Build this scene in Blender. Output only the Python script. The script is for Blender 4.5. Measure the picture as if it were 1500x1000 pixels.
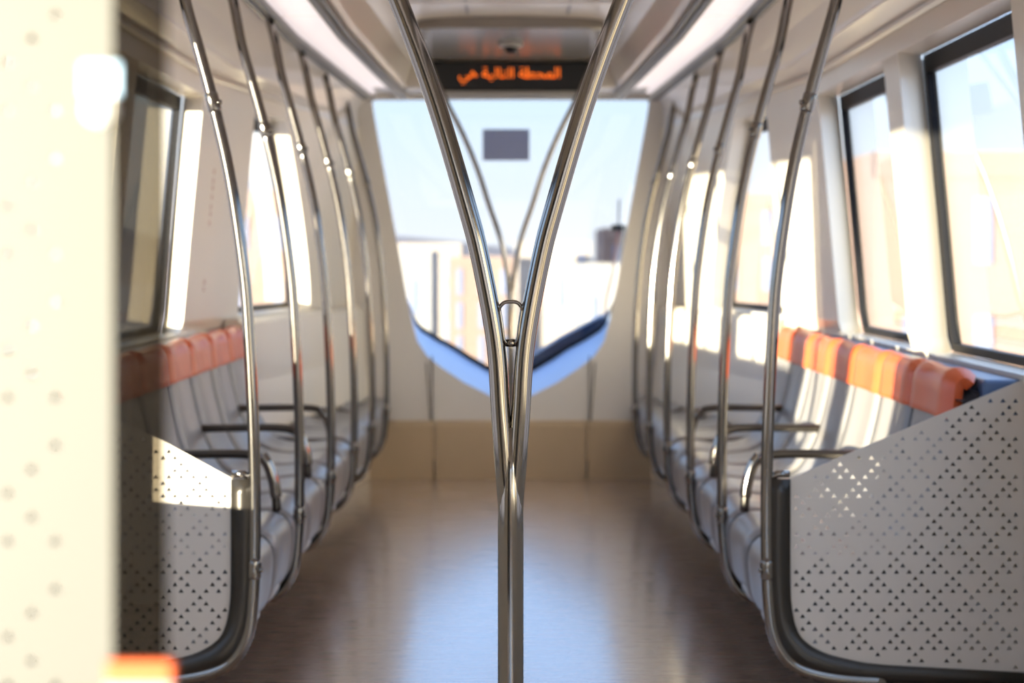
import bpy, bmesh, math, random
from mathutils import Vector
from math import pi, sin, cos, radians
for o in list(bpy.data.objects): bpy.data.objects.remove(o)
S = bpy.context.scene
C = S.collection
random.seed(4)
EX = 0.0
# ---------------------------------------------------------------- camera, sky, sun
CAMZ = 1.26
cam = bpy.data.cameras.new('camera'); co = bpy.data.objects.new('camera', cam); C.objects.link(co)
co.location = (0, 0, CAMZ); co.rotation_euler = (pi/2, 0, 0)
cam.sensor_width = 36; cam.lens = 2900/1500*36
cam.shift_x = 0.0013; cam.shift_y = -0.0813
cam.clip_start = 0.05; cam.clip_end = 2000
cam.dof.use_dof = True; cam.dof.focus_distance = 3.63; cam.dof.aperture_fstop = 4.2
S.camera = co
S.view_settings.view_transform = 'Standard'; S.view_settings.look = 'None'
S.view_settings.gamma = 1; S.view_settings.use_curve_mapping = False
S.view_settings.exposure = 2.1

w = bpy.data.worlds.new('sky'); S.world = w; w.use_nodes = True
nt = w.node_tree; nt.nodes.clear()
tc = nt.nodes.new('ShaderNodeTexCoord'); sp = nt.nodes.new('ShaderNodeSeparateXYZ')
cr = nt.nodes.new('ShaderNodeValToRGB'); bg = nt.nodes.new('ShaderNodeBackground'); ow = nt.nodes.new('ShaderNodeOutputWorld')
nt.links.new(tc.outputs['Generated'], sp.inputs[0]); nt.links.new(sp.outputs['Z'], cr.inputs[0])
e = cr.color_ramp.elements
e[0].position = 0.0; e[0].color = (0.60, 0.57, 0.56, 1)
e[1].position = 0.09; e[1].color = (0.46, 0.54, 0.62, 1)
n = e.new(0.14); n.color = (0.44, 0.66, 1.0, 1); n = e.new(0.5); n.color = (0.50, 0.64, 0.90, 1)
nt.links.new(cr.outputs[0], bg.inputs[0]); nt.links.new(bg.outputs[0], ow.inputs[0])
bg.inputs[1].default_value = 0.9

sun = bpy.data.lights.new('sun', 'SUN'); so = bpy.data.objects.new('sun', sun); C.objects.link(so)
sun.energy = 9.5; sun.color = (1.0, 0.86, 0.62); sun.angle = radians(0.6)
EL = radians(2.6); TAN = 0.8
dirv = Vector((TAN, 1.0, 0)).normalized()*cos(EL) + Vector((0, 0, -sin(EL)))
so.rotation_euler = dirv.to_track_quat('-Z', 'Y').to_euler(); so.location = (-3, -3, 4)

# ---------------------------------------------------------------- materials
def mat(name, col, rough=0.5, metal=0.0, noise=0.0, scale=8.0, coat=0.0, bump=0.0, emit=None, es=0.0, stretch=(1, 1, 1), spec=0.5):
    m = bpy.data.materials.new(name); m.use_nodes = True
    t = m.node_tree; b = t.nodes['Principled BSDF']
    b.inputs['Roughness'].default_value = rough; b.inputs['Metallic'].default_value = metal
    b.inputs['Coat Weight'].default_value = coat; b.inputs['Coat Roughness'].default_value = 0.12
    b.inputs['Specular IOR Level'].default_value = spec
    b.inputs['Base Color'].default_value = (*col, 1)
    tc = t.nodes.new('ShaderNodeTexCoord'); mp = t.nodes.new('ShaderNodeMapping'); nz = t.nodes.new('ShaderNodeTexNoise')
    mp.inputs['Scale'].default_value = stretch
    nz.inputs['Scale'].default_value = scale; nz.inputs['Detail'].default_value = 4
    t.links.new(tc.outputs['Object'], mp.inputs[0]); t.links.new(mp.outputs[0], nz.inputs['Vector'])
    mx = t.nodes.new('ShaderNodeMix'); mx.data_type = 'RGBA'
    mx.inputs[6].default_value = (*[max(0, c*(1-noise)) for c in col], 1)
    mx.inputs[7].default_value = (*[min(1, c*(1+noise)) for c in col], 1)
    t.links.new(nz.outputs['Fac'], mx.inputs[0]); t.links.new(mx.outputs[2], b.inputs['Base Color'])
    if bump:
        bp = t.nodes.new('ShaderNodeBump'); bp.inputs['Strength'].default_value = bump; bp.inputs['Distance'].default_value = 0.004
        t.links.new(nz.outputs['Fac'], bp.inputs['Height']); t.links.new(bp.outputs[0], b.inputs['Normal'])
    if emit:
        b.inputs['Emission Color'].default_value = (*emit, 1); b.inputs['Emission Strength'].default_value = es
    return m
def glassmat(name, tint, refl=1.0, rough=0.0):
    m = bpy.data.materials.new(name); m.use_nodes = True; t = m.node_tree; t.nodes.clear()
    o = t.nodes.new('ShaderNodeOutputMaterial'); mx = t.nodes.new('ShaderNodeMixShader')
    tr = t.nodes.new('ShaderNodeBsdfTransparent'); gl = t.nodes.new('ShaderNodeBsdfGlossy'); ge = t.nodes.new('ShaderNodeNewGeometry')
    tr.inputs[0].default_value = (*tint, 1); gl.inputs['Roughness'].default_value = rough
    def mth(op, a, b=None):
        n = t.nodes.new('ShaderNodeMath'); n.operation = op; n.use_clamp = op == 'MULTIPLY_ADD'
        for i, v in enumerate((a, b)):
            if v is None: continue
            if isinstance(v, (int, float)): n.inputs[i].default_value = v
            else: t.links.new(v, n.inputs[i])
        return n
    dt = t.nodes.new('ShaderNodeVectorMath'); dt.operation = 'DOT_PRODUCT'
    t.links.new(ge.outputs['Normal'], dt.inputs[0]); t.links.new(ge.outputs['Incoming'], dt.inputs[1])
    c = mth('SUBTRACT', 1.0, mth('ABSOLUTE', dt.outputs['Value']).outputs[0])
    p = mth('POWER', c.outputs[0], 5.0)
    q = mth('MULTIPLY_ADD', p.outputs[0], 0.95*refl); q.inputs[2].default_value = 0.05*refl
    t.links.new(q.outputs[0], mx.inputs[0]); t.links.new(tr.outputs[0], mx.inputs[1]); t.links.new(gl.outputs[0], mx.inputs[2])
    t.links.new(mx.outputs[0], o.inputs[0]); return m
STEEL = mat('polished_steel', (0.27, 0.25, 0.225), 0.12, 1.0, 0.04, 30)
RAIL = mat('black_anodised_rail', (0.02, 0.018, 0.017), 0.3, 0.0, 0.05, 30, spec=0.35)
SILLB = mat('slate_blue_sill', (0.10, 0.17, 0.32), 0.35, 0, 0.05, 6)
STEELD = mat('satin_dark_steel', (0.10, 0.09, 0.08), 0.3, 1.0, 0.05, 30)
GASK = mat('dark_gasket', (0.055, 0.048, 0.04), 0.3, 0.6, 0.1, 20)
WALL = mat('white_wall_laminate', (0.84, 0.76, 0.62), 0.32, 0, 0.03, 3, coat=0.3)
CEIL = mat('gloss_ceiling_panel', (0.80, 0.74, 0.66), 0.3, 0, 0.03, 3, coat=0.4)
NOSE = mat('nose_lining', (0.78, 0.75, 0.72), 0.4, 0, 0.03, 3)
KICK = mat('beige_kick_panel', (0.56, 0.43, 0.28), 0.5, 0, 0.06, 5)
LEDGE = mat('pale_blue_ledge', (0.42, 0.60, 0.95), 0.35, 0, 0.02, 3)  # blue of the reflected sky is put into the white ledge's colour
BLACK = mat('black_rubber', (0.006, 0.006, 0.008), 0.5, 0, 0.1, 10, spec=0.2)
SEAT = mat('grey_seat_shell', (0.27, 0.255, 0.245), 0.4, 0, 0.04, 12, coat=0.15)
SEATL = mat('light_grey_seat_lip', (0.42, 0.41, 0.40), 0.4, 0, 0.04, 12)
ORANGE = mat('orange_padding', (0.74, 0.13, 0.035), 0.42, 0, 0.06, 14, coat=0.1)
PERF = mat('perforated_panel_white', (0.66, 0.61, 0.55), 0.38, 0, 0.02, 6, coat=0.2)
CREAM = mat('cream_panel', (0.122, 0.120, 0.112), 0.5, 0, 0.02, 6)
DISP = mat('black_display', (0.006, 0.006, 0.006), 0.35, 0, 0, 5)
GLOSSD = mat('dark_gloss_ceiling_panel', (0.26, 0.235, 0.21), 0.2, 0.0, 0.03, 4, coat=0.0)
LED = mat('orange_led', (0.9, 0.2, 0.02), 0.5, emit=(1.0, 0.16, 0.01), es=0.36)
DIFF = mat('light_diffuser', (0.72, 0.66, 0.66), 0.4, emit=(1.0, 0.88, 0.88), es=0.18)
PAPER = mat('grey_notice', (0.36, 0.36, 0.42), 0.7, 0, 0.15, 30, stretch=(6, 1, 0.3))
CHARC = mat('charcoal_plastic', (0.06, 0.06, 0.065), 0.4, 0, 0.08, 8)
BLUEP = mat('dark_blue_paint', (0.06, 0.10, 0.22), 0.3, 0, 0.05, 5)
REDM = mat('red_print', (0.62, 0.36, 0.30), 0.5)
GLAREB = mat('pale_blue_label', (0.45, 0.66, 0.9), 0.4)  # blue part of a glare highlight, put in as colour
GLAREW = mat('white_plastic', (0.85, 0.85, 0.82), 0.3)  # white part of the same highlight, put in as colour
GLASS = glassmat('clear_glass', (0.58, 0.62, 0.66), 1.1)
SMOKE = glassmat('smoked_glass', (0.36, 0.34, 0.30), 0.8, 0.0)
def floor_mat():
    m = bpy.data.materials.new('brown_floor'); m.use_nodes = True; t = m.node_tree; b = t.nodes['Principled BSDF']
    tc = t.nodes.new('ShaderNodeTexCoord'); mp = t.nodes.new('ShaderNodeMapping'); nz = t.nodes.new('ShaderNodeTexNoise')
    mp.inputs['Scale'].default_value = (1.2, 9, 1); nz.inputs['Scale'].default_value = 4; nz.inputs['Detail'].default_value = 6
    t.links.new(tc.outputs['Object'], mp.inputs[0]); t.links.new(mp.outputs[0], nz.inputs['Vector'])
    cr = t.nodes.new('ShaderNodeValToRGB'); cr.color_ramp.elements[0].position = 0.3; cr.color_ramp.elements[1].position = 0.7
    cr.color_ramp.elements[0].color = (0.38, 0.26, 0.185, 1); cr.color_ramp.elements[1].color = (0.50, 0.355, 0.265, 1)
    t.links.new(nz.outputs['Fac'], cr.inputs[0]); t.links.new(cr.outputs[0], b.inputs['Base Color'])
    rr = t.nodes.new('ShaderNodeMapRange'); rr.inputs[3].default_value = 0.22; rr.inputs[4].default_value = 0.32
    t.links.new(nz.outputs['Fac'], rr.inputs[0]); t.links.new(rr.outputs[0], b.inputs['Roughness'])
    b.inputs['Specular IOR Level'].default_value = 1.0; b.inputs['Coat Weight'].default_value = 1.0; b.inputs['Coat Roughness'].default_value = 0.17; b.inputs['Coat IOR'].default_value = 1.6
    return m
FLOOR = floor_mat()
SAND = mat('pink_sand', (0.62, 0.47, 0.38), 0.9, 0, 0.12, 0.05)
BA = mat('cream_render', (0.38, 0.32, 0.27), 0.9, 0, 0.04, 0.5)
BB = mat('pink_render', (0.27, 0.185, 0.15), 0.9, 0, 0.04, 0.5)
BC = mat('white_render', (0.32, 0.30, 0.285), 0.9, 0, 0.04, 0.5)
BWIN = mat('dark_blue_window', (0.20, 0.23, 0.34), 0.3)
HILL = mat('dusty_hill', (0.30, 0.235, 0.21), 1.0, 0, 0.08, 0.02)

# ---------------------------------------------------------------- helpers
def obj(name, bm, m, parent=None, smooth=False, loc=None):
    me = bpy.data.meshes.new(name)
    if isinstance(bm, bmesh.types.BMesh):
        bmesh.ops.recalc_face_normals(bm, faces=bm.faces); bm.to_mesh(me); bm.free()
    else: me = bm
    me.name = name
    o = bpy.data.objects.new(name, me); C.objects.link(o)
    me.materials.clear()
    for mm in (m if isinstance(m, (list, tuple)) else [m]): me.materials.append(mm)
    if parent: o.parent = parent
    if smooth:
        for p in me.polygons: p.use_smooth = True
    if loc: o.location = loc
    return o
def bevel(o, wd=0.004, seg=2):
    md = o.modifiers.new('bevel', 'BEVEL'); md.width = wd; md.segments = seg; md.limit_method = 'ANGLE'; return o
def empty(name, loc=(0, 0, 0)):
    o = bpy.data.objects.new(name, None); C.objects.link(o); o.location = loc; o.empty_display_size = 0.1; return o
def tag(o, label, cat, group=None, kind=None):
    o['label'] = label; o['category'] = cat
    if group: o['group'] = group
    if kind: o['kind'] = kind
    return o
def struct(o): o['kind'] = 'structure'; return o
def box(bm, x0, x1, y0, y1, z0, z1):
    v = [bm.verts.new(p) for p in ((x0,y0,z0),(x1,y0,z0),(x1,y1,z0),(x0,y1,z0),(x0,y0,z1),(x1,y0,z1),(x1,y1,z1),(x0,y1,z1))]
    for f in ((0,3,2,1),(4,5,6,7),(0,1,5,4),(1,2,6,5),(2,3,7,6),(3,0,4,7)): bm.faces.new([v[i] for i in f])
def spline(P, n=6):
    P = [Vector(p) for p in P]; out = []
    for i in range(len(P)-1):
        p0 = P[i-1] if i else P[0]*2-P[1]; p1 = P[i]; p2 = P[i+1]; p3 = P[i+2] if i+2 < len(P) else P[-1]*2-P[-2]
        for k in range(n):
            t = k/n
            out.append(0.5*((2*p1)+(-p0+p2)*t+(2*p0-5*p1+4*p2-p3)*t*t+(-p0+3*p1-3*p2+p3)*t**3))
    out.append(P[-1]); return out
def tube(bm, P, r, seg=20, caps=True):
    rad = r if isinstance(r, list) else [r]*len(P)
    up = Vector((0, 1, 0)); rings = []
    for i, p in enumerate(P):
        t = (P[min(i+1, len(P)-1)]-P[max(i-1, 0)]).normalized()
        if abs(t.dot(up)) > 0.98: up2 = Vector((1, 0, 0))
        else: up2 = up
        a = t.cross(up2).normalized(); b = t.cross(a).normalized()
        rings.append([bm.verts.new(p+(a*cos(2*pi*k/seg)+b*sin(2*pi*k/seg))*rad[i]) for k in range(seg)])
    for i in range(len(rings)-1):
        for k in range(seg):
            bm.faces.new((rings[i][k], rings[i][(k+1) % seg], rings[i+1][(k+1) % seg], rings[i+1][k]))
    if caps: bm.faces.new(rings[0][::-1]); bm.faces.new(rings[-1])
def at_z(P, z):
    for a, b in zip(P, P[1:]):
        if (a.z-z)*(b.z-z) <= 0 and a.z != b.z: return a.lerp(b, (z-a.z)/(b.z-a.z)), (b-a).normalized()
def collar(bm, P, z, r, h):
    p, t = at_z(P, z); tube(bm, [p-t*h/2, p-t*h*0.42, p+t*h*0.42, p+t*h/2], [r*0.93, r, r, r*0.93], 20)
def flat(name, outline, holes, th, m, parent, loc, mirror=1, both=False):
    """a plate in the XZ plane with real holes, thickness th along Y"""
    cu = bpy.data.curves.new(name, 'CURVE'); cu.dimensions = '2D'; cu.fill_mode = 'BOTH'; cu.extrude = th/2
    for pl in [outline]+holes:
        s = cu.splines.new('POLY'); s.points.add(len(pl)-1); s.use_cyclic_u = True
        for i, p in enumerate(pl): s.points[i].co = (p[0]*mirror, p[1], 0, 1)
    tmp = bpy.data.objects.new('tmp', cu); C.objects.link(tmp)
    bpy.context.view_layer.update()
    me = bpy.data.meshes.new_from_object(tmp.evaluated_get(bpy.context.evaluated_depsgraph_get()))
    bpy.data.objects.remove(tmp)
    for v in me.vertices: v.co = Vector((v.co.x, -v.co.z, v.co.y))
    o = obj(name, me, m, parent); o.location = loc
    return o
def loft(bm, rows, close=False):
    vs = [[bm.verts.new(p) for p in r] for r in rows]
    for a, b in zip(vs, vs[1:]):
        for k in range(len(a)-1): bm.faces.new((a[k], a[k+1], b[k+1], b[k]))
        if close: bm.faces.new((a[-1], a[0], b[0], b[-1]))
    return vs

# ---------------------------------------------------------------- the car body
YB, YE = -5.0, 11.37
def taper(y): return 1.0 if y < 8.2 else 1.0-0.31*(y-8.2)/(YE-8.2)
LAT = [(0, 1.38), (0.9, 1.375), (1.0, 1.345), (1.4, 1.31), (1.93, 1.26), (2.0, 1.25)]
def lat(y, z):
    for (z0, a), (z1, b) in zip(LAT, LAT[1:]):
        if z <= z1: return (a+(b-a)*(z-z0)/(z1-z0))*taper(y)
    return LAT[-1][1]*taper(y)
ZT, ZS = 1.93, 0.95
# openings: (y near, y far at the sill, y far at the top, z sill)
OPEN = [(-4.7, -1.5, -1.5, ZS), (-1.2, 1.3, 1.3, ZS), (2.75, 3.70, 3.70, 0.62), (3.84, 4.75, 4.75, 0.62), (5.0, 6.45, 6.45, ZS), (6.7, 8.12, 8.12, ZS), (9.0, 10.4, 9.6, 1.0)]  # unseen openings behind the camera are widened to bring in more light
def yfar(o, z): 
    t = min(1, max(0, (z-o[3])/(ZT-o[3]))); return o[1]+(o[2]-o[1])*(t**1.4)
zr = sorted(set([0, 0.3, 0.62, 0.9, ZS, 1.0, 1.1, 1.2, 1.3, 1.4, 1.5, 1.6, 1.7, 1.8, 1.87, ZT, 2.0]))
DEP = 0.10
for side, sname in ((-1, 'left'), (1, 'right')):
    bm = bmesh.new()
    # solid parts between the openings, cells row by row
    for z0, z1 in zip(zr, zr[1:]):
        mid = (z0+z1)/2; cuts = []
        for o in OPEN:
            if o[3]-1e-6 <= z0 and z1 <= ZT+1e-6: cuts.append((o[0], o[0], yfar(o, z0), yfar(o, z1)))
        a0 = a1 = YB; segs = []
        for c in cuts: segs.append((a0, a1, c[0], c[1])); a0, a1 = c[2], c[3]
        segs.append((a0, a1, YE, YE))
        for (s0, s1, e0, e1) in segs:
            n = max(1, int((e0-s0)/0.4))
            for k in range(n):
                ya0 = s0+(e0-s0)*k/n; yb0 = s0+(e0-s0)*(k+1)/n; ya1 = s1+(e1-s1)*k/n; yb1 = s1+(e1-s1)*(k+1)/n
                v = [bm.verts.new((side*lat(ya0, z0), ya0, z0)), bm.verts.new((side*lat(yb0, z0), yb0, z0)),
                     bm.verts.new((side*lat(yb1, z1), yb1, z1)), bm.verts.new((side*lat(ya1, z1), ya1, z1))]
                bm.faces.new(v)
    # reveals
    for o in OPEN:
        zz = [z for z in zr if o[3]-1e-6 <= z <= ZT+1e-6]
        for fn, dy in ((lambda z: o[0], -0.03), (lambda z: yfar(o, z), 0.10)):
            loft(bm, [[(side*lat(fn(z), z), fn(z), z) for z in zz], [(side*(lat(fn(z), z)+DEP), fn(z)+dy, z) for z in zz]])
        for z in (o[3], ZT):
            yf = yfar(o, z); yy = [o[0]+(yf-o[0])*k/6 for k in range(7)]
            loft(bm, [[(side*lat(y, z), y, z) for y in yy], [(side*(lat(y, z)+DEP), y+(-0.03+0.13*k/6), z) for k, y in enumerate(yy)]])
    bmesh.ops.remove_doubles(bm, verts=bm.verts, dist=0.0004)
    wo = struct(obj('wall_'+sname, bm, WALL))
    # outer skin plate so that no sky light leaks round the reveals is not needed: reveals close on the window frames
for side, sname in ((-1, 'left'), (1, 'right')):
    for i, o in enumerate(OPEN):
        wn = struct(empty('window_%d' % (i+1+(len(OPEN) if side > 0 else 0)), (side*(lat(o[0], 1.3)+DEP), (o[0]+o[1])/2, o[3])))
        lx, ly, lz = wn.location
        zz = [o[3]+(ZT-o[3])*k/10 for k in range(11)]
        def P(t, z, off, inset=0):   # t 0..1 across the opening
            ya = o[0]-0.03+inset; yb = yfar(o, z)+0.10-inset; y = ya+(yb-ya)*t
            yq = o[0]+(yfar(o, z)-o[0])*t
            return (side*(lat(yq, z)+off)-lx, y-ly, z-lz)
        fw = 0.05
        bm = bmesh.new()
        out = [P(0, z, DEP+.003) for z in zz]+[P(k/8, ZT, DEP+.003) for k in range(1, 9)]+[P(1, z, DEP+.003) for z in reversed(zz[:-1])]+[P(1-k/8, o[3], DEP+.003) for k in range(1, 8)]
        z2 = [o[3]+0.03+(ZT-0.09-o[3])*k/10 for k in range(11)]
        inn = [P(0, z, DEP+.001, fw) for z in z2]+[P(k/8, z2[-1], DEP+.001, fw) for k in range(1, 9)]+[P(1, z, DEP+.001, fw) for z in reversed(z2[:-1])]+[P(1-k/8, z2[0], DEP+.001, fw) for k in range(1, 8)]
        shift = lambda L, d: [(p[0]+side*d, p[1], p[2]) for p in L]
        loft(bm, [shift(out, 0.03), out, inn, shift(inn, 0.03), shift(out, 0.03)], close=True)
        obj('window_frame', bm, BLACK, wn)
        bm = bmesh.new()
        loft(bm, [[P(k/6, z, DEP+0.012, 0.02) for k in range(7)] for z in [o[3]+0.01+(ZT-0.03-o[3])*j/10 for j in range(11)]])
        obj('window_pane', bm, GLASS, wn, True)

# floor
bm = bmesh.new(); ys = [YB, 8.2, YE]
loft(bm, [[(-1.39*taper(y), y, 0), (1.39*taper(y), y, 0)] for y in ys])
loft(bm, [[(-1.39*taper(y), y, -0.05), (1.39*taper(y), y, -0.05)] for y in ys])
struct(obj('floor', bm, FLOOR))
# ceiling
CE = [(1.25, 2.0), (1.235, 1.992), (1.222, 2.0), (1.222, 2.012), (1.235, 2.02), (1.155, 2.052), (1.14, 2.048), (1.13, 2.06), (1.05, 2.12), (0.93, 2.19), (0.915, 2.19), (0.915, 2.215), (0.715, 2.215), (0.715, 2.19), (0.70, 2.188), (0.655, 2.20), (0.64, 2.22), (0.60, 2.33), (0.52, 2.385), (0.25, 2.40), (0, 2.403)]
def ctap(y, u): 
    return taper(y) if u > 1.0 else (1-(1-taper(y))*0.35 if y > 8.2 else 1)
def cx(y, u):
    a = u*ctap(y, 0.5); b = u*taper(y)
    t = min(1, max(0, (u-0.95)/0.3)); return a*(1-t)+b*t
for side, sname in ((-1, 'left'), (1, 'right')):
    bm = bmesh.new(); ys = [YB+i*(8.2-YB)/8 for i in range(9)]+[9.0, 10.0, 10.9, YE]
    loft(bm, [[(side*cx(y, u), y, z) for u, z in CE] for y in ys])
    o = obj('ceiling', bm, CEIL); struct(o)
    for p in o.data.polygons: p.use_smooth = False
# ceiling seams (thin recessed joint strips) and cross joint
for k, y in enumerate((3.2, 6.2, 8.55)):
    bm = bmesh.new(); box(bm, -0.5, 0.5, y-0.006, y+0.006, 2.378, 2.384); box(bm, -0.5, 0.5, y+0.10, y+0.16, 2.374, 2.382)
    struct(obj('trim_%d' % (k+1), bm, CEIL))
bm = bmesh.new(); box(bm, -0.205, -0.195, 3, 9.2, 2.392, 2.398); box(bm, 0.26, 0.27, 3, 9.2, 2.392, 2.398)
struct(obj('trim_4', bm, STEELD))
# unseen rear wall; its window opening is added to let sky light in
bm = bmesh.new(); box(bm, -1.4, 1.4, YB-0.05, YB, 0, .8); box(bm, -1.4, 1.4, YB-0.05, YB, 2.1, 2.45); box(bm, -1.4, -1.15, YB-0.05, YB, .8, 2.1); box(bm, 1.15, 1.4, YB-0.05, YB, .8, 2.1); struct(obj('wall_back', bm, WALL))

# end wall with the windscreen opening
def mir(L): return L+[(-x, z) for x, z in reversed(L) if abs(x) > 1e-6]
opn = mir([(0, .43), (.10, .462), (.267, .546), (.40, .635), (.48, .70), (.535, .78), (.56, .868), (.60, 1.05), (.635, 1.25), (.68, 1.5), (.735, 1.8), (.785, 2.08), (.795, 2.155), (.78, 2.168), (0, 2.17)])
gls = mir([(0, .555), (.143, .587), (.25, .65), (.34, .71), (.46, .775), (.54, .825), (.572, .86), (.645, 1.03), (.69, 1.25), (.74, 1.5), (.80, 1.8), (.85, 2.12), (.87, 2.21), (.85, 2.23), (0, 2.23)])
wallo = [(-1.0, 0), (1.0, 0), (1.0, 2.42), (-1.0, 2.42)]
struct(flat('wall_front', wallo, [opn], 0.02, NOSE, None, (0, YE+0.01, 0)))
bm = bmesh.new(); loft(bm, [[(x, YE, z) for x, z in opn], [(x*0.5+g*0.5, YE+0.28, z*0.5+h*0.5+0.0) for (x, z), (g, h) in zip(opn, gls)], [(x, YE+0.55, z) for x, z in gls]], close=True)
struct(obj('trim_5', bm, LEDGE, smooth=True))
wd = struct(empty('window_15', (0, YE+0.55, 0.55)))
inn = [(x*0.985, (z-1.37)*(0.962 if z < 1.3 else 0.985)+1.37) for x, z in gls]; og = [(x*1.02, (z-1.35)*1.02+1.35) for x, z in gls]
flat('window_frame', og, [inn], 0.03, BLACK, wd, (0, 0.0, -0.55))
flat('window_pane', [(x*1.01, (z-1.35)*1.01+1.35) for x, z in gls], [], 0.006, glassmat('windscreen_glass', (0.655, 0.69, 0.72), 0.6), wd, (0, 0.025, -0.55))
# lining seams on the end wall and kick panel
kp = struct(empty('trim_6', (0, YE-0.03, 0)))
bm = bmesh.new()
for a, b in ((-0.93, -0.435), (-0.43, 0.43), (0.435, 0.93)):
    rows = []
    for x in [a+(b-a)*k/6 for k in range(7)]: rows.append([(x, 0.028, 0.33), (x, -0.015, 0.325), (x, -0.02, 0.30), (x, -0.012, 0.0)])
    loft(bm, rows)
obj('kick_panel', bm, KICK, kp)
for side in (-1, 1):
    bm = bmesh.new()
    v = [(side*0.43, 0), (side*0.436, 0), (side*0.487, 0.66), (side*0.481, 0.66)]
    f = [bm.verts.new((x, -0.022+0.046*(z > 0.3), z)) for x, z in v]; bm.faces.new(f)
    box(bm, side*0.452-0.003, side*0.452+0.003, 0.022, 0.03, 0.33, 0.70)
    obj('panel_joint', bm, GASK, kp)

# ---------------------------------------------------------------- ceiling light strips
for side, sname in ((-1, 'left'), (1, 'right')):
    t = empty('ceiling_light', (side*0.815, 5.0, 2.2)); tag(t, 'long pinkish white light strip along the %s side of the ceiling' % sname, 'light', 'ceiling light strips')
    bm = bmesh.new(); ys = [YB+0.05, 8.2, 9.6, 11.3]
    for y0, y1 in ((YB+.05, 1.5), (1.53, 4.6), (4.63, 7.7), (7.73, 11.32)):
        loft(bm, [[(side*cx(y, u)-side*.815, y-5.0, z-2.2) for u, z in ((.905, 2.20), (.815, 2.205), (.725, 2.20))] for y in (y0, max(y0+.1, min(8.2, y1-.1)), y1)])
    obj('diffuser', bm, DIFF, t)
    for u in (0.70, 0.925):
        bm = bmesh.new()
        for u2, z2, r in ((u, 2.174, 0.016), (u-0.034 if u < .8 else u-0.036, 2.172, 0.011 if u < .8 else 0.017)):
            tube(bm, [Vector((side*cx(y, u2)-side*.815, y-5.0, z2-2.2)) for y in (YB+.06, 2, 5, 8.2, 9.0, 10.0, 11.3)], r, 12)
        obj('edge_rail', bm, RAIL, t, True)
# ---------------------------------------------------------------- grab poles
SH = [(.945, 2.225), (.92, 2.17), (.895, 2.08), (.869, 1.949), (.83, 1.81), (.794, 1.675), (.747, 1.466), (.711, 1.22), (.697, 1.038), (.688, .856), (.683, .673), (.683, .491), (.688, .346), (.705, .245), (.755, .175), (.85, .143), (1.0, .13), (1.365, .122)]
ordn = ['nearest', 'second', 'third', 'fourth', 'fifth', 'farthest']
py = [5.28+1.12*k for k in range(6)]
def shape(side, top=None, bottom=None): return spline([(side*u, 0, z) for u, z in SH], 6)
protos = {}
def pole_parts(side, root, endx):
    S2 = [p for p in SH if p[0] < endx or p[1] > 0.4]
    P = spline([(side*u, 0, z) for u, z in S2], 6)
    iu = min(range(len(P)), key=lambda i: abs(P[i].z-1.675)); il = min(range(len(P)), key=lambda i: abs(P[i].z-.43)+(0 if i > 20 else 9))
    bm = bmesh.new(); tube(bm, P[:iu+1], .0162); obj('upper_tube', bm, STEEL, root, True)
    bm = bmesh.new(); tube(bm, P[iu:il+1], .0162); obj('grip_tube', bm, STEEL, root, True)
    bm = bmesh.new(); tube(bm, P[il:], .0162); obj('foot_tube', bm, STEEL, root, True)
    for z in (1.675, .43):
        bm = bmesh.new(); collar(bm, P, z, .0185, .05)
        p, t_ = at_z(P, z); q = p+Vector((-side*.017, -.006, 0)); tube(bm, [q, q+Vector((-side*.006, -.002, 0))], .007, 10)
        obj('joint_collar', bm, STEEL, root, True)
    bm = bmesh.new(); p = P[0]; tube(bm, [p+Vector((0, 0, -.05)), p+Vector((0, 0, -.045)), p+Vector((side*.0, 0, 0)), p+Vector((0, 0, .01))], [.02, .032, .034, .034], 16)
    obj('ceiling_mount', bm, SEATL, root, True)
for side, sname in ((-1, 'left'), (1, 'right')):
    for k, y in enumerate(py):
        if k == 0: continue
        root = empty('grab_pole', (0, y, 0)); pole_parts(side, root, 1.3 if y < 9 else 1.1 if y < 10.5 else 0.95)
        desc = ['', 'curved steel grab pole rising between the %s seats just past the perforated screen', 'curved steel grab pole, third from the camera in the %s row',
                'curved steel grab pole, fourth from the camera in the %s row', 'curved steel grab pole, last but one in the %s row', 'curved steel grab pole, last in the %s row beside the end wall'][k] % (sname+' hand')
        tag(root, desc, 'pole', 'curved grab poles along the seats')

# ---------------------------------------------------------------- perforated screens at the bench ends
def cprow(n0):
    return n0
def tri_holes(x0, x1, z0, z1, inside, px=.0334, pz=.0169, sz=.0072):
    H = []; r = 0; z = z0
    while z < z1:
        kind = r % 3; blk = r//3; base = (blk % 2)*1.5*px
        for c in range(-4, int((x1-x0)/px)+6):
            pos = c % 3
            if kind == 0: x = x0+base+c*px
            elif kind == 1:
                if pos == 2: continue
                x = x0+base+c*px+px/2
            else:
                if pos != 1: continue
                x = x0+base+c*px
            if inside(x, z, sz*1.5): H.append([(x-sz, z-sz*.62), (x+sz, z-sz*.62), (x, z+sz*.95)])
        z += pz; r += 1
    return H
def panel_outline(side):
    L = [(.741, .672), (.741, .42), (.745, .33), (.76, .268), (.79, .232), (.842, .205), (.93, .184), (1.0, .176), (1.37, .156)]
    top = [(1.37, .938)] + ([(1.1, .825), (.93, .752)] if side > 0 else [(1.12, .86), (.93, .775)])
    return L+top
def inpoly(x, z, P):
    c = False; n = len(P); j = n-1
    for i in range(n):
        if (P[i][1] > z) != (P[j][1] > z) and x < (P[j][0]-P[i][0])*(z-P[i][1])/(P[j][1]-P[i][1])+P[i][0]: c = not c
        j = i
    return c
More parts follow.
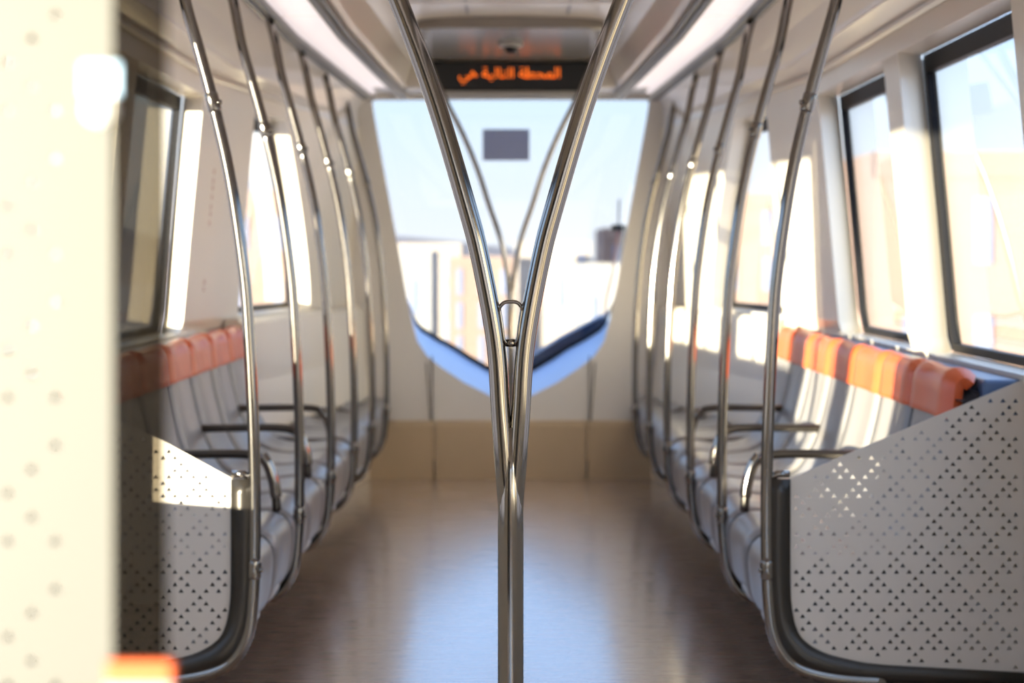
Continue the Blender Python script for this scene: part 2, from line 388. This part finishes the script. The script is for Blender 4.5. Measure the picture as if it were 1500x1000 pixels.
for side, sname in ((-1, 'left'), (1, 'right')):
    root = empty('bench_end_screen', (0, py[0], 0))
    tag(root, 'white screen with triangular holes in a steel tube frame, %s side of the aisle' % sname, 'screen', 'perforated bench end screens')
    pole_parts(side, root, 1.3)
    OL = panel_outline(side)
    ins = lambda x, z, m: all(inpoly(x+a, z+b, OL) for a, b in ((m, 0), (-m, 0), (0, m), (0, -m), (m, m), (-m, m), (m, -m), (-m, -m)))
    H = tri_holes(.745, 1.36, .17, .94, ins)
    flat('perforated_panel', OL, H, .004, PERF, root, (0, 0, 0), side)
    # dark gasket frame between tube and panel
    P = spline([(u, 0, z) for u, z in SH], 6); i0 = min(range(len(P)), key=lambda i: abs(P[i].z-.68)); P = P[i0:]
    bm = bmesh.new(); rows = []
    N = 40
    inner = spline([(u+.004, 0, z+.0) for u, z in OL[:9]], 6)
    for k in range(N+1):
        a = P[min(len(P)-1, int(k/N*(len(P)-1)))]; b = inner[min(len(inner)-1, int(k/N*(len(inner)-1)))]
        rows.append([(side*a.x, -.011, a.z), (side*b.x, -.011, b.z), (side*b.x, .011, b.z), (side*a.x, .011, a.z)])
    vs = loft(bm, rows, close=True); bm.faces.new(vs[0]); bm.faces.new(vs[-1][::-1])
    obj('screen_gasket', bm, GASK, root, True)
    bm = bmesh.new(); tube(bm, [Vector((side*.690, 0, .672)), Vector((side*.712, 0, .685)), Vector((side*.744, 0, .685))], .010, 12); obj('corner_clip', bm, STEEL, root, True)

# ---------------------------------------------------------------- Y shaped centre pole and an added shape for its windscreen reflection
LN = [(.004, .70), (.0055, .80), (.0115, .88), (.0185, .98), (.0275, 1.107), (.055, 1.257), (.081, 1.357), (.1375, 1.545), (.205, 1.73), (.285, 1.92), (.36, 2.08), (.44, 2.24), (.50, 2.385)]
LF = [(.003, .95), (.006, 1.06), (.017, 1.185), (.051, 1.355), (.109, 1.526), (.164, 1.697), (.235, 1.87), (.32, 2.04), (.40, 2.22), (.46, 2.345)]  # far shape: the near pole's reflection in the windscreen, built solid
for k, (y, lab, L, rt, rb, zt) in enumerate(((3.63, 'polished steel Y shaped pole in the middle of the aisle, nearest and in focus', LN, .0235, .0178, .80),
                                  (9.9, 'thin blurred Y shaped steel pole far behind the nearest centre pole', LF, .019, .013, 1.02))):
    root = empty('centre_pole', (0, y, 0)); tag(root, lab, 'pole', 'Y shaped centre poles')
    bm = bmesh.new(); tube(bm, [Vector((0, 0, z)) for z in (.0, .2, .5, zt-.03, zt+.02, zt+.07, zt+.15)], [rt, rt, rt, rt, rt*.95, rt*.80, rt*.5], 24); obj('trunk', bm, STEEL, root, True)
    bm = bmesh.new(); tube(bm, [Vector((0, 0, 0)), Vector((0, 0, .006)), Vector((0, 0, .012))], [.03, .03, .026], 24); obj('floor_flange', bm, STEEL, root, True)
    for s in (-1, 1):
        P = spline([(s*a, 0, z) for a, z in L], 7)
        bm = bmesh.new(); tube(bm, P, rb, 24); obj('branch_tube', bm, STEEL, root, True)
        bm = bmesh.new(); p = P[-1]; tube(bm, [p+Vector((0, 0, -.03)), p+Vector((0, 0, .0))], [.022, .035], 20); obj('ceiling_mount', bm, SEATL, root, True)
    if k == 0:
        bm = bmesh.new()
        tube(bm, spline([(-.022, -.0, 1.115), (-.012, -.002, 1.106), (0, -.003, 1.103), (.012, -.002, 1.106), (.022, 0, 1.115)], 4), .005, 12)
        tube(bm, [Vector((0, 0, 1.098)), Vector((0, 0, 1.104)), Vector((0, 0, 1.112))], [.008, .012, .008], 14)
        tube(bm, spline([(-.024, 0, 1.165), (-.013, 0, 1.178), (0, 0, 1.180), (.013, 0, 1.178), (.024, 0, 1.165)], 4), .0035, 10)
        for s in (-1, 1): tube(bm, spline([(s*.021, -.008, 1.17), (s*.016, -.01, 1.14), (s*.013, -.01, 1.115), (s*.008, -.008, 1.104)], 4), .003, 8)
        obj('bridge_ring', bm, STEEL, root, True)

# ---------------------------------------------------------------- seats
SP = [(1.245, .918), (1.225, .933), (1.205, .92), (1.197, .86), (1.187, .80), (1.165, .70), (1.135, .60), (1.10, .53), (1.06, .475), (1.0, .445), (.92, .435), (.86, .437), (.79, .445), (.75, .442), (.722, .425), (.709, .395), (.712, .33), (.722, .275), (.742, .245), (.79, .235)]
W = .474
def seat(root, side, head, u0=0):
    prof = spline([(u, 0, z) for u, z in SP], 3)
    ny = 10
    def row(p, off, k, wd):
        t = -1+2*k/ny; d = (1-t*t)*.018; e = (abs(t)**8)*.012
        return (side*(p.x+off), t*wd/2, p.z)
    def surf(a, b, lift, W=W):
        bm = bmesh.new(); rows = []
        pts = prof[a:b]
        for i, p in enumerate(pts):
            q0 = pts[max(0, i-1)]; q1 = pts[min(len(pts)-1, i+1)]; tdir = (q1-q0).normalized(); nrm = Vector((-tdir.z, 0, tdir.x))
            if nrm.z < 0 and nrm.x > 0: nrm = -nrm
            # outward normal points towards the sitter
            nrm = Vector((tdir.z, 0, -tdir.x))
            r = []
            for k in range(ny+1):
                t = -1+2*k/ny; d = (t*t)*.018-(abs(t)**10)*.034+lift
                q = p+nrm*d; r.append((side*q.x, t*W/2, q.z))
            rows.append(r)
        loft(bm, rows); return bm
    o = obj('seat_shell', surf(9 if head else 0, len(prof), 0), SEAT, root, True); m = o.modifiers.new('s', 'SOLIDIFY'); m.thickness = .018; m.offset = 0
    o = obj('back_shell', surf(0, len(prof)-3, -.045, .489), CHARC, root, True)
    if head:
        o = obj('headrest', surf(0, 12, .008), ORANGE, root, True); m = o.modifiers.new('s', 'SOLIDIFY'); m.thickness = .03; m.offset = 0
        bevel(o, .006, 2)
    bm = bmesh.new(); tube(bm, spline([(side*.755, -W/2+.01, .238), (side*.733, -.12, .24), (side*.729, 0, .24), (side*.733, .12, .24), (side*.755, W/2-.01, .238)], 5), .012, 10)
    obj('front_lip', bm, SEATL, root, True)
    for e_ in (-1, 1):
        bm = bmesh.new(); tube(bm, [Vector((side*(p.x-.004), e_*(W/2+.002), p.z+.004)) for p in prof[(11 if head else 0):-4]], .0065, 8); obj('edge_piping', bm, CHARC, root, True)
    bm = bmesh.new(); box(bm, *(sorted((side*.80, side*1.28))), -.05, .05, .225, .42); obj('seat_bracket', bm, CHARC, root)
seat_words = ['nearest the perforated screen', 'second past the screen', 'third past the screen', 'middle one of the row', 'third from the far end', 'last but one of the row', 'last, beside the plain seats']
for side, sname in ((-1, 'left'), (1, 'right')):
    proto = None
    for k in range(7):
        y = 5.33+.245+.49*k
        if proto is None:
            r = empty('seat', (0, y, 0)); seat(r, side, True); proto = r
        else:
            r = proto.copy(); C.objects.link(r); r.location = (0, y, 0)
            for ch in proto.children:
                c = ch.copy(); C.objects.link(c); c.parent = r
        tag(r, 'grey seat with orange headrest, %s side, %s' % (sname, seat_words[k]), 'seat', 'orange topped seats on the %s' % sname)
# plain seats towards the nose (low, no headrest) against a tapering side cabinet
pw = ['nearest', 'second', 'third', 'fourth', 'farthest']
for side, sname in ((-1, 'left'), (1, 'right')):
    bm = bmesh.new(); rows = []
    for y in [8.78+i*(11.34-8.78)/8 for i in range(9)]:
        L = lambda z, d: side*(lat(y, z)-d)
        rows.append([(L(.985, .004), y, .985), (L(.95, .07), y, .99), (L(.95, .10), y, .965), (L(.7, .12), y, .70), (L(.5, .15), y, .48), (L(.3, .15), y, .002), (L(0, .006), y, .002)])
    vs = loft(bm, rows); bm.faces.new(vs[0]); bm.faces.new(vs[-1])
    tag(obj('side_cabinet', bm, WALL), 'plain pale grey backrest cabinet behind the far seats on the %s' % sname, 'cabinet', 'backrest cabinets near the nose')
    for k in range(5):
        y = 8.80+.25+.50*k; ub = lat(y, .5)-.165
        r = empty('plain_seat', (0, y, 0))
        pf = spline([(ub, 0, .47), (ub-.05, 0, .45), (.84, 0, .437) if ub > .95 else (ub-.08, 0, .44), (.79, 0, .445), (.75, 0, .442), (.722, 0, .425), (.709, 0, .395), (.712, 0, .33), (.722, 0, .275), (.742, 0, .245), (.79, 0, .235)], 3) if ub > .86 else spline([(ub, 0, .45), (.76, 0, .445), (.735, 0, .438), (.718, 0, .42), (.709, 0, .395), (.712, 0, .33), (.722, 0, .275), (.742, 0, .245), (.76, 0, .238)], 3)
        bm = bmesh.new(); loft(bm, [[(side*p.x, t*.243, p.z+.012*t*t) for t in (-1, -.75, -.5, -.25, 0, .25, .5, .75, 1)] for p in pf])
        o = obj('seat_shell', bm, SEAT, r, True); m = o.modifiers.new('s', 'SOLIDIFY'); m.thickness = .018; m.offset = 0
        bm = bmesh.new(); tube(bm, [Vector((side*.755, -.23, .238)), Vector((side*.733, -.12, .24)), Vector((side*.733, .12, .24)), Vector((side*.755, .23, .238))], .012, 10)
        obj('front_lip', bm, SEATL, r, True)
        tag(r, 'plain grey seat without headrest near the nose, %s of the five on the %s' % (pw[k], sname), 'seat', 'plain seats near the nose')
    bm = bmesh.new(); box(bm, *sorted((side*.86, side*1.20)), 5.35, 8.76, .145, .225)
    tag(obj('seat_rail', bm, CHARC), 'dark steel beam carrying the row of seats on the %s' % sname, 'rail', 'seat carrying beams')
    # armrests every second seat
    for k, y in enumerate((6.31, 7.29, 8.27)):
        r = empty('armrest', (0, y, 0)); bk = 1.17 if y < 8.8 else lat(y, .7)-.12
        bm = bmesh.new(); tube(bm, spline([(side*bk, 0, .632), (side*1.0, 0, .636), (side*.86, 0, .636), (side*.80, 0, .625), (side*.77, 0, .59), (side*.752, 0, .53), (side*.745, 0, .455)], 6), .0145, 14)
        obj('arm_tube', bm, STEELD, r, True)
        bm = bmesh.new(); tube(bm, spline([(side*.793, -.002, .632), (side*.771, -.002, .60), (side*.754, -.002, .545), (side*.748, -.002, .50)], 6), .0185, 14); obj('arm_sleeve', bm, STEEL, r, True)
        tag(r, 'dark tubular armrest bent down to the seat, %s on the %s side' % (['nearest', 'second nearest', 'third from the camera', 'farthest'][k], sname), 'armrest', 'bent tube armrests')

# ---------------------------------------------------------------- passenger display above the windscreen
DY = 10.9
r = empty('passenger_display', (0, DY, 2.18)); tag(r, 'black ceiling display with glowing orange Arabic dot matrix text', 'display')
bm = bmesh.new(); box(bm, -.44, .44, 0, .44, .0, .165); bevel(obj('display_case', bm, DISP, r), .01)
bm = bmesh.new(); box(bm, -.46, .46, -.012, .01, -.028, .0); bevel(obj('bottom_trim', bm, SEATL, r), .004)
# text: visual order of Arabic presentation forms
cu = bpy.data.curves.new('t', 'FONT')
vis = '\uFEF2\uFEEB \uFE94\uFEF4\uFEDF\uFE8E\uFE98\uFEDF\u0627 \uFE94\uFEC4\uFEA4\uFEE4\uFEDF\u0627'
cu.body = vis; cu.size = .12; cu.extrude = .001; cu.offset = -.0008; cu.space_character = 0.98
to = bpy.data.objects.new('t', cu); C.objects.link(to); bpy.context.view_layer.update()
me = bpy.data.meshes.new_from_object(to.evaluated_get(bpy.context.evaluated_depsgraph_get())); bpy.data.objects.remove(to)
xs = [v.co.x for v in me.vertices]; zs = [v.co.y for v in me.vertices]
print('TEXT', len(me.vertices), min(xs), max(xs), min(zs), max(zs))
sx = .556/(max(xs)-min(xs)); sz = .092/(max(zs)-min(zs))
for v in me.vertices: v.co = Vector(((v.co.x-min(xs))*sx-.285, -.006-v.co.z, (v.co.y-min(zs))*sz+.038))
obj('display_text', me, LED, r)
# glossy dark ceiling panel in front of it with a camera dome
def rrect(x0, x1, y0, y1, rad, n=8):
    out = []
    for cxx, cyy, a0 in ((x1-rad, y1-rad, 0), (x0+rad, y1-rad, 90), (x0+rad, y0+rad, 180), (x1-rad, y0+rad, 270)):
        for k in range(n+1): a = radians(a0+90*k/n); out.append((cxx+rad*cos(a), cyy+rad*sin(a)))
    return out
bm = bmesh.new(); O = rrect(-.45, .45, 9.35, 10.9, .12)
vs = loft(bm, [[(x, y, 2.40) for x, y in O], [(x, y, 2.352) for x, y in O], [(x*.985, (y-10.12)*.985+10.12, 2.346) for x, y in O]], close=True); bm.faces.new(vs[-1])
tag(obj('ceiling_panel', bm, GLOSSD), 'dark glossy rounded ceiling panel in front of the display, reflecting its text', 'panel')
r = empty('camera_dome', (0, 10.0, 2.346)); tag(r, 'small round security camera dome under the glossy ceiling panel', 'camera')
bm = bmesh.new(); tube(bm, [Vector((0, 0, 0)), Vector((0, 0, -.012)), Vector((0, 0, -.02))], [.062, .062, .05], 24); obj('dome_ring', bm, SEATL, r, True)
bm = bmesh.new(); bmesh.ops.create_uvsphere(bm, u_segments=20, v_segments=12, radius=.036)
for v in bm.verts: v.co.z -= .018
obj('dome_glass', bm, BLACK, r, True)
# bulkhead above windscreen either side of the display
for side, nm in ((-1, 7), (1, 8)):
    bm = bmesh.new(); box(bm, *sorted((side*.46, side*.78)), 10.95, 11.36, 2.20, 2.37); struct(bevel(obj('trim_%d' % nm, bm, CEIL), .02))

# notice on the windscreen
bm = bmesh.new(); box(bm, -.14, .14, -.001, .001, -.094, .094)
o = obj('notice', bm, PAPER, None); o.location = (-.028, 11.885, 1.94); tag(o, 'grey rectangular notice stuck to the windscreen', 'notice')
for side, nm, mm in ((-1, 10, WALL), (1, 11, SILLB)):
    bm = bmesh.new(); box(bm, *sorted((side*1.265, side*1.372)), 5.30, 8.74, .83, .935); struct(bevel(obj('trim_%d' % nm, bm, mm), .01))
# faint red lettering on the left pillar past the second window
r = empty('wall_notice', (-1.27, 8.42, 1.3)); tag(r, 'narrow pale strip with faint red vertical lettering on the left window pillar', 'notice')
bm = bmesh.new()
for z in (-.18, -.15, .10, .14, .17, .21, .25, .28, .32):
    a, b = sorted((lat(8.42, 1.3+z)-.004, lat(8.42, 1.3+z)-.001)); box(bm, -b+1.27, -a+1.27, -.018, .018, z, z+.022)
obj('red_lettering', bm, REDM, r)

# wiper outside the windscreen
r = empty('windscreen_wiper', (.60, 12.02, .90)); tag(r, 'black windscreen wiper arm standing upright outside, right edge of the windscreen', 'wiper')
bm = bmesh.new(); tube(bm, spline([(-.03, 0, -.06), (-.02, 0, .1), (.025, 0, .3), (.055, 0, .53)], 5), .008, 10); obj('wiper_arm', bm, mat('brown_red_arm', (.20, .06, .04), .4), r, True)
bm = bmesh.new(); box(bm, .01, .10, -.02, .02, .525, .565); bevel(obj('wiper_head', bm, BLACK, r), .012)
bm = bmesh.new(); tube(bm, spline([(.055, .02, .55), (.06, .02, .72)], 4), .005, 8); obj('wiper_blade', bm, BLACK, r, True)
# blue nose hood outside at lower right
bm = bmesh.new(); vv = [(.03, .56), (.30, .67), (.55, .83), (.60, .96), (.30, .80), (.05, .64)]
rows = [[(x, 12.0, z-.03) for x, z in vv], [(x*1.02, 12.06, z-.01) for x, z in vv]]
vs = loft(bm, rows, close=True); bm.faces.new(vs[0]); bm.faces.new(vs[-1][::-1])
struct(obj('trim_9', bm, BLUEP))

# ---------------------------------------------------------------- near draught screen at the left of the frame
r = empty('door_screen', (-.30, 1.4, .1)); tag(r, 'tall sunlit cream perforated screen very close to the camera on the left', 'screen')
OLn = rrect(-.92, .021, .25, 1.85, .02)
insn = lambda x, z, m: -.90 < x-m and x+m < .0 and .29 < z-m and z+m < 1.81
Hn = tri_holes(-.94, .0, .30, 1.80, insn, sz=.0036)
flat('perforated_panel', OLn, Hn, .004, CREAM, r, (0, 0, -.1))
bm = bmesh.new(); tube(bm, [Vector((-.90, .006, -.1)), Vector((-.90, .006, 1.9))], .02, 16); obj('screen_post', bm, STEEL, r, True)
r = empty('glass_screen', (-.1908, 1.10, .2)); tag(r, 'narrow upright strip of smoked glass just right of the near cream screen', 'glass')
bm = bmesh.new(); box(bm, -.0305, 0, 0, .001, .0, 1.75)
obj('glass_pane', bm, SMOKE, r)
bm = bmesh.new(); box(bm, -.034, .004, -.006, .006, .825, .837); bevel(obj('orange_strip', bm, ORANGE, r), .002)
bm = bmesh.new(); box(bm, -.034, .004, -.006, .006, .70, .825); bevel(obj('edge_clamp', bm, SEATL, r), .002)
for z in (-.2, 1.75):
    bm = bmesh.new(); box(bm, -.034, .004, -.008, .008, z, z+.03 if z > 0 else .02); bevel(obj('end_cap', bm, STEELD, r), .002)
bm = bmesh.new(); tube(bm, [Vector((-.036, -.012, 1.142)), Vector((-.036, .0, 1.142))], .0085, 20); obj('glass_fixing', bm, GLAREW, r, True)  # white disc added for a blurred glare spot on the glass
bm = bmesh.new(); box(bm, -.047, -.026, -.004, -.001, 1.150, 1.168); obj('blue_label', bm, GLAREB, r)  # pale blue patch painting the top of that glare
# ---------------------------------------------------------------- outside
bm = bmesh.new(); box(bm, -1500, 1500, -600, 1800, -7.2, -7.0); o = struct(obj('ground', bm, SAND))
bm = bmesh.new(); rows = [[], [], []]
for k in range(61):
    x = -700+1400*k/60; h = 10+8*sin(k*.37)+5*sin(k*.9+1)+3*random.random()
    rows[0].append((x, 620, -7)); rows[1].append((x, 680, h)); rows[2].append((x, 820, -7))
loft(bm, rows); tag(obj('desert_hill', bm, HILL, None, True), 'long hazy pink desert ridge along the horizon', 'hill')
def building(x, y, wd, dp, top, m, lab, nx=4, nz=3, par=True):
    r = empty('building', (x, y, -7)); h = top+7
    bm = bmesh.new(); box(bm, -wd/2, wd/2, 0, dp, 0, h)
    if par:
        t = .35
        for a in ((-wd/2, wd/2, -.1, t), (-wd/2, wd/2, dp-t, dp)): box(bm, a[0], a[1], a[2], a[3], h, h+.8)
        for a in ((-wd/2, -wd/2+t, 0, dp), (wd/2-t, wd/2, 0, dp)): box(bm, a[0], a[1], a[2], a[3], h, h+.8)
    obj('wall', bm, m, r)
    for i in range(nx):
        for j in range(nz):
            X = -wd/2+wd*(i+.5)/nx; Z = h*(j+.55)/nz; s = min(.4, wd/nx*.12)
            bm = bmesh.new(); box(bm, X-s, X+s, -.12, .1, Z-1.0, Z+1.0); obj('window', bm, BWIN, r)
    tag(r, lab, 'building', 'buildings outside the train')
building(5.6, 92, 4.6, 10, .2, BC, 'white building with tall dark windows seen right of the centre pole', 4, 2)
building(2.2, 120, 3.4, 10, 1.0, BA, 'narrow cream building beside the centre pole branches', 2, 2)
building(9.5, 140, 6, 12, 2.6, BB, 'pink building at the right edge of the windscreen view', 3, 3)
building(-2.2, 150, 5, 12, .6, BB, 'small pink building just left of the centre pole branches', 3, 3)
building(-7.5, 112, 6, 12, .9, BC, 'white building seen through the left half of the windscreen', 3, 2)
building(-8.0, 180, 7, 12, 1.8, BA, 'cream building rising behind the white one on the left', 3, 3)
building(4.5, 210, 8, 12, 2.2, BA, 'cream building far behind the tall windowed one', 4, 3)
building(14.3, 60, 6.5, 14, 3.7, BB, 'pink building seen through the nearest right side window', 3, 3)
building(15.2, 84, 5, 12, 3.2, BA, 'cream building seen through the second right side window', 2, 3)
building(13.5, 120, 6, 14, 4.4, BB, 'distant pink building seen past the farthest right side window', 3, 4)
building(-13.5, 115, 6, 14, 4.4, BB, 'distant pink building past the farthest left side window', 3, 3)
